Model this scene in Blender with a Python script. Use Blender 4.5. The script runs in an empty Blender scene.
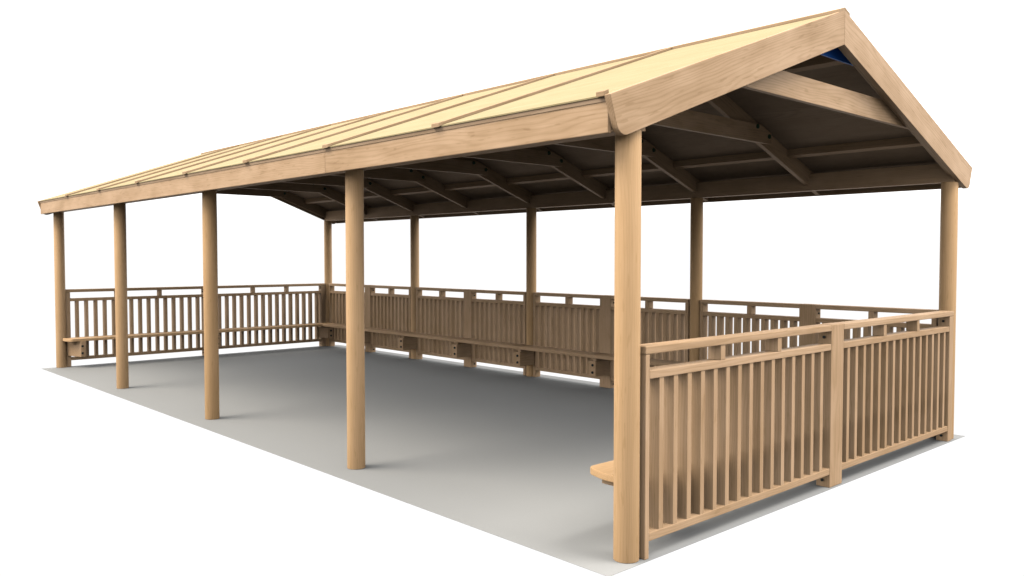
import bpy, bmesh, math, random
from mathutils import Vector, Matrix
random.seed(11)
S = bpy.context.scene
COL = S.collection
R = math.radians
TAN = math.tan(R(20))

# ------------------------------------------------------------------ materials
def new_mat(name):
    m = bpy.data.materials.new(name); m.use_nodes = True
    nt = m.node_tree; nt.nodes.clear()
    out = nt.nodes.new('ShaderNodeOutputMaterial')
    b = nt.nodes.new('ShaderNodeBsdfPrincipled')
    nt.links.new(b.outputs[0], out.inputs[0])
    return m, nt, b

def wood(name, base, contrast=1.0, rough=0.62, ring=1.0, blotch=1.0, dash=0.4):
    """timber with the grain running along the first axis of the 'grain' attribute"""
    m, nt, b = new_mat(name)
    N, L = nt.nodes.new, nt.links.new
    at = N('ShaderNodeAttribute'); at.attribute_name = 'grain'
    def mapped(sx, sy, sz):
        v = N('ShaderNodeVectorMath'); v.operation = 'MULTIPLY'
        v.inputs[1].default_value = (sx, sy, sz); L(at.outputs['Vector'], v.inputs[0]); return v.outputs[0]
    def noise(vec, scale, detail=3, rough_=0.55):
        n = N('ShaderNodeTexNoise'); n.inputs['Scale'].default_value = scale
        n.inputs['Detail'].default_value = detail; n.inputs['Roughness'].default_value = rough_
        L(vec, n.inputs['Vector']); return n.outputs['Fac']
    def math_(op, a, c=None, d=None):
        n = N('ShaderNodeMath'); n.operation = op
        for i, q in enumerate((a, c, d)):
            if q is None: continue
            if isinstance(q, (int, float)): n.inputs[i].default_value = q
            else: L(q, n.inputs[i])
        return n.outputs[0]
    warp = noise(mapped(0.9, 5.0, 5.0), 1.0, 2)
    sep = N('ShaderNodeSeparateXYZ'); L(at.outputs['Vector'], sep.inputs[0])
    y2 = math_('MULTIPLY', sep.outputs[1], sep.outputs[1])
    z2 = math_('MULTIPLY', sep.outputs[2], sep.outputs[2])
    rad = math_('SQRT', math_('ADD', y2, z2))
    rr = math_('MULTIPLY_ADD', warp, 0.085, rad)
    ringv = math_('SINE', math_('MULTIPLY', rr, 430.0))
    ringv = math_('MULTIPLY_ADD', ringv, 0.5, 0.5)
    ringv = math_('POWER', ringv, 3.0)
    fine = noise(mapped(2.5, 90.0, 90.0), 1.0, 4, 0.6)
    blot = noise(mapped(2.2, 6.0, 6.0), 1.0, 2)
    # value = 1 + small terms
    v = math_('MULTIPLY_ADD', ringv, -0.13 * ring * contrast, 1.04)
    v = math_('ADD', v, math_('MULTIPLY', math_('SUBTRACT', fine, 0.5), 0.30 * contrast))
    v = math_('ADD', v, math_('MULTIPLY', math_('SUBTRACT', blot, 0.5), 0.36 * blotch))
    # short dark flecks lying along the grain
    fl = N('ShaderNodeMapRange'); fl.interpolation_type = 'SMOOTHSTEP'
    fl.inputs['From Min'].default_value = .63; fl.inputs['From Max'].default_value = .72
    fl.inputs['To Min'].default_value = 0; fl.inputs['To Max'].default_value = -.22 * dash
    L(noise(mapped(7.0, 45.0, 45.0), 1.0, 1), fl.inputs[0])
    v = math_('ADD', v, fl.outputs[0])
    oi = N('ShaderNodeObjectInfo')
    v = math_('ADD', v, math_('MULTIPLY', math_('SUBTRACT', oi.outputs['Random'], 0.5), 0.15))
    hsv = N('ShaderNodeHueSaturation')
    hsv.inputs['Color'].default_value = (*base, 1)
    L(v, hsv.inputs['Value'])
    # darker wood a little redder/more saturated
    L(math_('MULTIPLY_ADD', v, -0.35, 1.35), hsv.inputs['Saturation'])
    L(hsv.outputs[0], b.inputs['Base Color'])
    b.inputs['Roughness'].default_value = rough
    b.inputs['Specular IOR Level'].default_value = 0.25
    bump = N('ShaderNodeBump'); bump.inputs['Strength'].default_value = 0.25
    bump.inputs['Distance'].default_value = 0.002
    L(math_('ADD', fine, math_('MULTIPLY', ringv, -0.4)), bump.inputs['Height'])
    L(bump.outputs[0], b.inputs['Normal'])
    return m

POSTW = wood('pole_timber', (0.77, 0.482, 0.245), 0.8, ring=0.5, blotch=0.5)
SAWN = wood('sawn_timber', (0.64, 0.418, 0.243), 1.0, ring=.8, blotch=1.0)
BOARD = wood('planed_board', (0.635, 0.418, 0.246), 1.0, ring=.9, blotch=1.7, dash=.6)
STRIP = wood('weathered_batten', (0.53, 0.35, 0.20), .8)
DECK = wood('pale_roof_boards', (0.44, 0.352, 0.19), 1.8, rough=0.9, ring=0.5, blotch=0.7)
SOFFIT = wood('ceiling_boards', (0.46, 0.32, 0.21), 1.0, rough=1.0)

def plain(name, col, rough=0.5, metal=0.0):
    m, nt, b = new_mat(name)
    N, L = nt.nodes.new, nt.links.new
    tc = N('ShaderNodeTexCoord'); n = N('ShaderNodeTexNoise'); n.inputs['Scale'].default_value = 6
    L(tc.outputs['Object'], n.inputs['Vector'])
    mr = N('ShaderNodeMapRange'); mr.inputs['To Min'].default_value = .9; mr.inputs['To Max'].default_value = 1.1
    L(n.outputs['Fac'], mr.inputs[0])
    h = N('ShaderNodeHueSaturation'); h.inputs['Color'].default_value = (*col, 1)
    L(mr.outputs[0], h.inputs['Value']); L(h.outputs[0], b.inputs['Base Color'])
    b.inputs['Roughness'].default_value = rough; b.inputs['Metallic'].default_value = metal
    return m
BOLTM = plain('dark_bolt_steel', (0.012, 0.016, 0.012), 0.6)
BOLTG = plain('green_bolt_washer', (0.02, 0.07, 0.035), 0.6)
BLUE = plain('blue_painted_plate', (0.012, 0.16, 0.70), 0.5)

def concrete():
    m, nt, b = new_mat('smooth_concrete')
    N, L = nt.nodes.new, nt.links.new
    tc = N('ShaderNodeTexCoord')
    a = N('ShaderNodeTexNoise'); a.inputs['Scale'].default_value = 0.9; a.inputs['Detail'].default_value = 4
    c = N('ShaderNodeTexNoise'); c.inputs['Scale'].default_value = 45; c.inputs['Detail'].default_value = 3
    L(tc.outputs['Object'], a.inputs['Vector']); L(tc.outputs['Object'], c.inputs['Vector'])
    m1 = N('ShaderNodeMath'); m1.operation = 'MULTIPLY_ADD'; m1.inputs[1].default_value = .06; m1.inputs[2].default_value = .95
    L(a.outputs['Fac'], m1.inputs[0])
    m2 = N('ShaderNodeMath'); m2.operation = 'MULTIPLY_ADD'; m2.inputs[1].default_value = .05
    L(c.outputs['Fac'], m2.inputs[0]); L(m1.outputs[0], m2.inputs[2])
    h = N('ShaderNodeHueSaturation'); h.inputs['Color'].default_value = (.42, .42, .412, 1)
    L(m2.outputs[0], h.inputs['Value']); L(h.outputs[0], b.inputs['Base Color'])
    b.inputs['Roughness'].default_value = .8
    b.inputs['Specular IOR Level'].default_value = 0.2
    return m
CONC = concrete()

# ------------------------------------------------------------------ mesh helpers
def finish(bm, name, mat, parent, loc, grain_axis, smooth=False, off=None):
    """bm is in coordinates round `loc`; grain_axis: unit vector along the fibres"""
    me = bpy.data.meshes.new(name)
    bmesh.ops.recalc_face_normals(bm, faces=bm.faces)
    for f in bm.faces: f.smooth = smooth
    bm.to_mesh(me); bm.free()
    ax = Vector(grain_axis).normalized()
    t = Vector((0, 0, 1)) if abs(ax.z) < .9 else Vector((0, 1, 0))
    u = ax.cross(t).normalized(); v = ax.cross(u)
    if off is None:
        off = (random.uniform(-20, 20), random.choice((-1, 1)) * random.uniform(.03, .25), random.choice((-1, 1)) * random.uniform(.02, .2))
    at = me.attributes.new('grain', 'FLOAT_VECTOR', 'POINT')
    for i, vt in enumerate(me.vertices):
        c = vt.co
        at.data[i].vector = (c.dot(ax) + off[0], c.dot(u) + off[1], c.dot(v) + off[2])
    me.materials.append(mat)
    o = bpy.data.objects.new(name, me); COL.objects.link(o)
    o.location = loc
    if parent: o.parent = parent
    return o

def rel(p, parent):
    q = Vector(p)
    while parent is not None:
        q -= parent.location; parent = parent.parent
    return q

def bevel(bm, w):
    if w <= 0: return
    es = [e for e in bm.edges if len(e.link_faces) == 2 and e.calc_face_angle(0) > R(30)]
    bmesh.ops.bevel(bm, geom=es, offset=w, segments=2, profile=.6, affect='EDGES', clamp_overlap=True)

def box(name, lo, hi, mat, parent, axis=None, bw=.004):
    """axis-aligned board between two world corners"""
    lo = Vector(lo); hi = Vector(hi); c = (lo + hi) / 2; d = hi - lo
    bm = bmesh.new(); bmesh.ops.create_cube(bm, size=1)
    for v in bm.verts: v.co = Vector((v.co.x * d.x, v.co.y * d.y, v.co.z * d.z))
    bevel(bm, min(bw, min(d) * .3))
    if axis is None:
        k = max(range(3), key=lambda i: d[i]); axis = [0, 0, 0]; axis[k] = 1
    return finish(bm, name, mat, parent, rel(c, parent), axis)

def prism(name, pts, normal_axis, t0, t1, mat, parent, grain, bw=.004):
    """polygon extruded along x ('x': pts are (y,z)), y (pts (x,z)) or z (pts (x,y))"""
    def P(a, b, t):
        return Vector({'x': (t, a, b), 'y': (a, t, b), 'z': (a, b, t)}[normal_axis])
    n = len(pts)
    c = sum((P(a, b, (t0 + t1) / 2) for a, b in pts), Vector()) / n
    bm = bmesh.new()
    A = [bm.verts.new(P(a, b, t0) - c) for a, b in pts]
    B = [bm.verts.new(P(a, b, t1) - c) for a, b in pts]
    bm.faces.new(A); bm.faces.new(B[::-1])
    for i in range(n):
        j = (i + 1) % n
        bm.faces.new((A[i], B[i], B[j], A[j]))
    bmesh.ops.recalc_face_normals(bm, faces=bm.faces)
    bevel(bm, bw)
    return finish(bm, name, mat, parent, rel(c, parent), grain)

def cyl(name, p0, p1, r, mat, parent, seg=40, bw=0.0):
    p0 = Vector(p0); p1 = Vector(p1); d = p1 - p0
    bm = bmesh.new()
    bmesh.ops.create_cone(bm, cap_ends=True, segments=seg, radius1=r, radius2=r, depth=d.length)
    if bw: bevel(bm, bw)
    rot = Vector((0, 0, 1)).rotation_difference(d.normalized()).to_matrix().to_4x4()
    bmesh.ops.transform(bm, matrix=rot, verts=bm.verts)
    o = finish(bm, name, mat, parent, rel((p0 + p1) / 2, parent), d, smooth=True,
               off=(random.uniform(-20, 20), random.uniform(.1, .4), random.uniform(.1, .4)))
    # keep the end caps crisp
    for p in o.data.polygons:
        if len(p.vertices) > 4: p.use_smooth = False
    return o

def thing(name, loc, label, cat, group=None):
    o = bpy.data.objects.new(name, None); COL.objects.link(o); o.location = loc
    o.empty_display_size = .3
    o['label'] = label; o['category'] = cat
    if group: o['group'] = group
    return o

# ------------------------------------------------------------------ setting
bm = bmesh.new(); bmesh.ops.create_cube(bm, size=1)
for v in bm.verts: v.co = Vector((v.co.x * 12.17, v.co.y * 5.54, v.co.z * .002))
g = finish(bm, 'ground', CONC, None, (-5.975, 2.48, -.001), (1, 0, 0))
g['kind'] = 'structure'

# ------------------------------------------------------------------ the pavilion
X0, X1, W, PR = 0.0, -12.0, 5.01, .0778
HB = 2.565                                # underside of the wall plates
pav = thing('pavilion', (-6, 2.5, 0), 'long open-sided timber pavilion with round posts and a pale yellow boarded gable roof', 'pavilion')
for k in range(5):
    for y in (0, W):
        cyl('post', (-3 * k, y, 0), (-3 * k, y, HB + .002), PR, POSTW, pav, bw=.005)

def mir(pts, flip):                       # mirror a y,z outline about the ridge
    return [(W - y, z) for y, z in pts] if flip else pts
ztop = lambda y: 2.833 + TAN * y          # top of the roof boards, front slope
RIDGE = W / 2

for y in (0, W):
    box('wall_plate', (-12.058, y - .05, HB), (.056, y + (.05 if y else .092), HB + .19), SAWN, pav, bw=.005)
# fascia boards, one each side, with a joint in the middle of the front one
for flip in (0, 1):
    ya, yb = (-.252, -.222) if not flip else (W + .222, W + .252)
    for xa, xb in ((-12.058, -3.052), (-3.0515, .0585)):
        box('fascia_board', (xa, ya, 2.523), (xb, yb, 2.7225), BOARD, pav, bw=.006)

# roof boards and the boarded ceiling under them
for flip in (0, 1):
    y0, y1 = -.264, RIDGE
    prism('roof_boards', mir([(y0, ztop(y0)), (y1, ztop(y1)), (y1, ztop(y1) - .009), (y0, ztop(y0) - .009)], flip), 'x', -12.059, .0595, DECK, pav, (1, 0, 0), 0)
    y0 = -.257
    prism('ceiling_boards', mir([(y0, ztop(y0) - .0095), (y1 - .001, ztop(y1) - .0095), (y1 - .001, ztop(y1) - .038), (y0, ztop(y0) - .038)], flip), 'x', -12.057, .0575, SOFFIT, pav, (1, 0, 0), 0)

# barge boards with the rounded tail
def barge_outline(tail=-.288):
    s, c = math.sin(R(20)), math.cos(R(20))
    up = Vector((c, s)); dn = Vector((s, -c))       # along the slope / down across the board
    top = Vector((tail, ztop(tail) + .003)); dep = .252
    r = .075
    pts = [(RIDGE - .0006, ztop(RIDGE) + .003), tuple(top)]
    corner = top + dn * dep
    ctr = corner + up * r - dn * r
    for i in range(9):
        a = i / 8 * math.pi / 2
        q = ctr - up * r * math.cos(a) + dn * r * math.sin(a)
        pts.append((q.x, q.y))
    pts.append((RIDGE - .0006, corner.y + (RIDGE - corner.x) * TAN))
    return pts
for xa, xb in ((.060, .105), (-12.105, -12.060)):
    for flip in (0, 1):
        prism('barge_board', mir(barge_outline(-.306 if flip else -.288), flip), 'x', xa, xb, BOARD, pav, (0, math.cos(R(20)), math.sin(R(20)) * (-1 if flip else 1)), .004)

# ridge capping: two boards lying on the slopes
for flip in (0, 1):
    o_ = .0006
    prism('ridge_cap', mir([(RIDGE - .085, ztop(RIDGE - .085) + o_), (RIDGE - .0006, ztop(RIDGE) + o_), (RIDGE - .0006, ztop(RIDGE) + o_ + .024), (RIDGE - .085, ztop(RIDGE - .085) + o_ + .024)], flip), 'x', -12.105, .105, STRIP, pav, (1, 0, 0), .003)

# cover battens up the slopes, each with a small stop block at the eaves
for k in range(9):
    xc = -1.5 * k
    w = .018; hb = .031 if k in (0, 8) else .044
    if k == 0: xc = .026
    if k == 8: xc = -12.026
    for flip in (0, 1):
        b_ = pav
        if 0 < k < 8:
            ya, yb = -.258, RIDGE - .088
            b_ = prism('batten', mir([(ya, ztop(ya) + .0008), (yb, ztop(yb) + .0008), (yb, ztop(yb) + .022), (ya, ztop(ya) + .022)], flip), 'x', xc - w, xc + w, STRIP, pav, (0, math.cos(R(20)), math.sin(R(20)) * (-1 if flip else 1)), .003)
        if k == 8: continue
        ye = -.284
        prism('end_block', mir([(ye, ztop(ye) - .004), (ye + .042, ztop(ye + .042) + .002), (ye + .042, ztop(ye + .042) + .025), (ye, ztop(ye) + .025)], flip), 'x', xc - hb, xc + hb, STRIP, b_, (1, 0, 0), .003)

# trusses: a pair of rafters and a bolted collar tie
zr0 = lambda y: 2.611 + TAN * y
def bolt(parent, p, axis, r=.016, mat=BOLTM, h=.012):
    p = Vector(p); a = Vector(axis)
    return cyl('bolt', p - a * .004, p + a * h, r, mat, parent, seg=14)
for k in range(9):
    xc = -1.5 * k
    if k == 0: ra, rb, ca, cb = .003, .057, -.044, .001
    elif k == 8: ra, rb, ca, cb = -12.057, -12.003, -12.001, -11.956
    else: ra, rb, ca, cb = xc - .026, xc + .026, xc + .027, xc + .070
    for flip in (0, 1):
        y0, y1 = -.215, RIDGE - .0006
        prism('rafter', mir([(y0, zr0(y0)), (y1, zr0(y1)), (y1, ztop(y1) - .0385), (y0, ztop(y0) - .0385)], flip), 'x', ra, rb, SAWN, pav, (0, math.cos(R(20)), math.sin(R(20)) * (-1 if flip else 1)), .004)
    ye = .93
    zs = lambda y: ztop(y) - .060
    ym = (3.185 - zs(0)) / TAN
    half = [(ye, 3.0), (ye, zs(ye)), (ym, 3.185)]
    pts = half + [(W - y, z) for y, z in half[::-1]]
    col = prism('collar_tie', pts, 'x', ca, cb, BOARD, pav, (0, 1, 0), .004)
    if 0 < k:
        for y, z in ((.98, 3.075), (1.21, 3.158)):
            for flip in (0, 1):
                bolt(col, (cb, W - y if flip else y, z), (1, 0, 0), .023, BOLTG)
for y in (.5, 2.03):
    for flip in (0, 1):
        a, b_ = y - .03, y + .03
        prism('purlin', mir([(a, ztop(a) - .039), (b_, ztop(b_) - .039), (b_, ztop(b_) - .112), (a, ztop(a) - .112)], flip), 'x', -12.0, .002, SAWN, pav, (1, 0, 0), .003)
# blue ridge plate in the apex behind the near barge boards
zz = 3.42
hw = (ztop(RIDGE) - .041 - zz) / TAN
gp = prism('gusset_plate', [(RIDGE - hw, zz), (RIDGE + hw, zz), (RIDGE, ztop(RIDGE) - .041)], 'x', -.064, -.050, BLUE, pav, (0, 1, 0), .001)
gp['label'] = 'blue plate tucked into the apex behind the barge boards'

# ------------------------------------------------------------------ railings
RZ = dict(bot=(.105, .155), mid=(1.089, 1.138), top=(1.239, 1.288))
def side_railing(end, label):
    """end = +1: right-hand end (x about 0), -1: left-hand end (x about -12)"""
    fx = (lambda x: x) if end > 0 else (lambda x: X1 - x)
    t = thing('railing', (fx(.035), 2.5, 0), label, 'railing', 'railings round the pavilion')
    def b(name, xa, xb, ya, yb, za, zb, axis=None, bw=.004):
        a, c = sorted((fx(xa), fx(xb)))
        return box(name, (a, ya, za), (c, yb, zb), SAWN, t, axis, bw)
    b('stile', -.020, .088, .068 if end > 0 else .078, .106 if end > 0 else .145, 0, 1.238, (0, 0, 1))
    m = b('railing_post', -.024, .090, 2.392, 2.598, 0, 1.290, (0, 0, 1), .006)
    e = b('railing_post', -.020, .090, 4.832, 4.936, 0, 1.238, (0, 0, 1), .006)
    for o_, y in ((m, 2.392), (e, 4.832)):
        bolt(o_, (fx(.03), y, .055), (0, -1, 0), .012)
        bolt(o_, (fx(.03), y, 1.19), (0, -1, 0), .012)
    for seg, (ya, yb) in enumerate(((.106 if end > 0 else .145, 2.391), (2.599, 4.831))):
        b('bottom_rail', -.020, .088, ya + .001, yb, *RZ['bot'])
        b('middle_rail', -.020, .088, ya + .001, yb, *RZ['mid'])
        b('top_rail', -.024, .091, (.064 if seg == 0 else ya), (yb if seg == 0 else 4.938), *RZ['top'], bw=.007)
        for y in ((.89, 1.615), (3.378, 4.085))[seg]:
            b('spacer_block', -.018, .085, y - .027, y + .027, RZ['mid'][1] + .001, RZ['top'][0] - .001, (0, 0, 1))
        for i in range(15):
            y = (.230, 2.703)[seg] + .1447 * i if end > 0 else (.257, 2.712)[seg] + .1460 * i
            b('baluster', -.012, .083, y - .022, y + .022, RZ['bot'][1] - .004, RZ['mid'][0] + .004, (0, 0, 1), .003)
    return t
side_railing(+1, 'baluster railing closing the right-hand gable end, brightly lit on its outer face')
side_railing(-1, 'baluster railing across the far left gable end with white showing between its slats')

def back_railing():
    t = thing('railing', (-6, 5.02, 0), 'longest railing, running in shade along the whole back side behind the back posts', 'railing', 'railings round the pavilion')
    ya, yb = 4.966, 5.074
    def b(name, xa, xb, y0, y1, za, zb, axis=None, bw=.004):
        return box(name, (xa, y0, za), (xb, y1, zb), SAWN, t, axis, bw)
    for k in range(4):
        L, Rr = -3 * (k + 1), -3 * k
        mid = (L + Rr) / 2 + .03
        p = b('railing_post', mid - .1, mid + .1, ya - .006, yb + .002, 0, 1.290, (0, 0, 1), .006)
        bolt(p, (mid + .1, ya + .06, .055), (1, 0, 0), .012)
        bolt(p, (mid + .1, ya + .06, 1.19), (1, 0, 0), .012)
        for (xa, xb, side) in ((L + .085, mid - .101, 0), (mid + .101, Rr - .085, 1)):
            # a stile beside the round post, standing on the floor
            if side == 0: sa, sb, ia, ib = xa, xa + .05, xa + .05, xb
            else: sa, sb, ia, ib = xb - .05, xb, xa, xb - .05
            b('stile', sa, sb, ya, yb, 0, 1.238, (0, 0, 1))
            b('bottom_rail', ia + .001, ib - .001, ya, yb, *RZ['bot'])
            b('middle_rail', ia + .001, ib - .001, ya, yb, *RZ['mid'])
            b('top_rail', xa, xb, ya - .004, yb + .003, *RZ['top'], bw=.007)
            c = (ia + ib) / 2
            b('spacer_block', c - .03, c + .03, ya + .003, yb - .003, RZ['mid'][1] + .001, RZ['top'][0] - .001, (0, 0, 1))
            n = 10; gap = (ib - ia - n * .05) / (n + 1)
            for i in range(n):
                x = ia + gap + .025 + (gap + .05) * i
                b('baluster', x - .025, x + .025, ya + .006, yb - .007, RZ['bot'][1] - .004, RZ['mid'][0] + .004, (0, 0, 1), .003)
    return t
back_railing()

# ------------------------------------------------------------------ benches
BZ0, BZ1 = .443, .488
def bracket(t, p, out, along, w=.062, end=.300):
    """arm bolted to a railing post: p = point on the post face, out = unit vector into the pavilion"""
    p = Vector(p); out = Vector(out); al = Vector(along)
    def bb(name, d0, d1, hw, z0, z1, parent):
        q = [p + out * d0 - al * hw, p + out * d1 + al * hw]
        lo = [min(q[0][i], q[1][i]) for i in range(2)] + [z0]; hi = [max(q[0][i], q[1][i]) for i in range(2)] + [z1]
        return box(name, lo, hi, SAWN, parent, tuple(out), .004)
    arm = bb('bracket', .001, end, w, .190, .400, t)
    bb('bearer', .03, end - .05, .03, .398, BZ0 + .001, arm)
    for z in (.245, .345):
        bolt(arm, p + out * end + al * (w - .05) + Vector((0, 0, z)), out, .018)
def bench_side(end, label):
    fx = (lambda x: x) if end > 0 else (lambda x: X1 - x)
    t = thing('bench', (fx(-.2), 2.5, 0), label, 'bench', 'benches fixed along the railings')
    yb, xi = 4.955, -.362
    pts = [(-.088, .0), (-.16, .001), (-.22, .010), (-.28, .028), (-.325, .045), (-.346, .060), (-.358, .080), (xi, .105),
           (xi, yb), (-.028, yb), (-.028, .15), (-.088, .10)]
    prism('seat', [(fx(x), y) for x, y in pts], 'z', BZ0, BZ1, POSTW, t, (0, 1, 0), .006)
    for y in ((.47, 2.49, 4.55) if end > 0 else (2.49, 4.83)):
        bracket(t, (fx(-.026), y, 0), (-end, 0, 0), (0, 1, 0), .062, .345)
    if end < 0:                            # splayed arm under the free end
        arm = prism('bracket', [(-11.974, .082), (-11.63, .198), (-11.63, .272), (-11.974, .272)], 'z', .188, BZ0 + .001, SAWN, t, (1, 0, 0))
        for z in (.25, .365):
            bolt(arm, (-11.63, .222, z), (1, 0, 0), .018)
    box('bearer', sorted((fx(-.27), fx(-.10)))[:1] + [.085, .392], sorted((fx(-.27), fx(-.10)))[1:] + [.13, BZ0 + .001], SAWN, t, (1, 0, 0))
    return t
bench_side(+1, 'bench end with rounded corner poking out beside the near corner post')
bench_side(-1, 'bench along the far left railing, its rounded end resting on a bolted bracket')
t = thing('bench', (-6, 4.8, 0), 'long shaded bench on bolted brackets along the back railing', 'bench', 'benches fixed along the railings')
box('seat', (-12 + .377, 4.645, BZ0), (-.377, 4.912, BZ1), SAWN, t, (1, 0, 0), .006)
for k in range(1, 8):
    bracket(t, (-1.5 * k + .06, 4.958 if k % 2 else 4.955, 0), (0, -1, 0), (1, 0, 0))

# ------------------------------------------------------------------ camera
FIT = [3.18929841, -3.88410180, 1.81697024, 2.39563273, -.0364531045, -.0002217, .836448072]
cx, cy, cz, yaw, pitch, roll, f = FIT
fw = Vector((math.cos(yaw) * math.cos(pitch), math.sin(yaw) * math.cos(pitch), math.sin(pitch)))
cam = bpy.data.cameras.new('camera'); co = bpy.data.objects.new('camera', cam); COL.objects.link(co)
cam.sensor_width = 36; cam.lens = f * 1000 / 1024 * 36; cam.clip_end = 500; cam.clip_start = .05
co.location = (cx, cy, cz); co.rotation_euler = fw.to_track_quat('-Z', 'Y').to_euler()
S.camera = co

# ------------------------------------------------------------------ light: white studio
UP, HOR, LOW, BACK = 1.12, 2.2, 0.12, 1.05
w = bpy.data.worlds.new('World'); S.world = w; w.use_nodes = True
nt = w.node_tree; nt.nodes.clear(); N, L = nt.nodes.new, nt.links.new
out = N('ShaderNodeOutputWorld'); bg = N('ShaderNodeBackground'); L(bg.outputs[0], out.inputs[0])
tc = N('ShaderNodeTexCoord'); sep = N('ShaderNodeSeparateXYZ'); L(tc.outputs['Generated'], sep.inputs[0])
up = N('ShaderNodeMapRange'); up.interpolation_type = 'SMOOTHSTEP'
up.inputs['From Min'].default_value = -.02; up.inputs['From Max'].default_value = .12
up.inputs['To Min'].default_value = LOW; up.inputs['To Max'].default_value = UP
dome = N('ShaderNodeMapRange')            # low band of the dome brightened, added fill for the floor under the roof
dome.inputs['From Min'].default_value = .1; dome.inputs['From Max'].default_value = .75
dome.inputs['To Min'].default_value = HOR; dome.inputs['To Max'].default_value = UP
L(sep.outputs['Z'], dome.inputs[0])
# dome dimmed on the camera side, added to darken the balusters' deep faces
dc = N('ShaderNodeVectorMath'); dc.operation = 'DOT_PRODUCT'; L(tc.outputs['Generated'], dc.inputs[0])
dc.inputs[1].default_value = (math.cos(R(-42)), math.sin(R(-42)), 0)
dm = N('ShaderNodeMapRange'); dm.interpolation_type = 'SMOOTHSTEP'
dm.inputs['From Min'].default_value = .35; dm.inputs['From Max'].default_value = .85
dm.inputs['To Min'].default_value = 1; dm.inputs['To Max'].default_value = .60
L(dc.outputs['Value'], dm.inputs[0])
pr = N('ShaderNodeMath'); pr.operation = 'MULTIPLY'; L(dome.outputs[0], pr.inputs[0]); L(dm.outputs[0], pr.inputs[1])
L(pr.outputs[0], up.inputs['To Max'])
L(sep.outputs['Z'], up.inputs[0])
dp = N('ShaderNodeVectorMath'); dp.operation = 'DOT_PRODUCT'; L(tc.outputs['Generated'], dp.inputs[0])
dp.inputs[1].default_value = Vector((math.cos(yaw), math.sin(yaw), 0))
bk = N('ShaderNodeMapRange'); bk.interpolation_type = 'SMOOTHSTEP'
bk.inputs['From Min'].default_value = math.cos(R(55)); bk.inputs['From Max'].default_value = math.cos(R(43))
bk.inputs['To Min'].default_value = 0; bk.inputs['To Max'].default_value = BACK
L(dp.outputs['Value'], bk.inputs[0])
mx = N('ShaderNodeMath'); mx.operation = 'MAXIMUM'; L(up.outputs[0], mx.inputs[0]); L(bk.outputs[0], mx.inputs[1])
bg.inputs['Color'].default_value = (1, 1, 1, 1)
L(mx.outputs[0], bg.inputs['Strength'])

def lamp(name, az, el, dist, size, energy, col, target=(-5, 1.5, .8)):
    l = bpy.data.lights.new(name, 'AREA'); l.shape = 'DISK'; l.size = size; l.energy = energy * math.pi ** 2 * dist ** 2; l.color = col
    o = bpy.data.objects.new(name, l); COL.objects.link(o)
    d = Vector((math.cos(R(az)) * math.cos(R(el)), math.sin(R(az)) * math.cos(R(el)), math.sin(R(el))))
    o.location = Vector(target) + d * dist
    o.rotation_euler = (-d).to_track_quat('-Z', 'Y').to_euler()
lamp('key_softbox', -113, 52, 28, 18, .76, (1, .92, .80))
lamp('side_softbox', 18, 55, 28, 12, .55, (1, .96, .90))

S.view_settings.view_transform = 'Standard'; S.view_settings.look = 'None'
S.view_settings.exposure = 0; S.view_settings.gamma = 1
S.cycles.diffuse_bounces = 0
S.cycles.max_bounces = 4
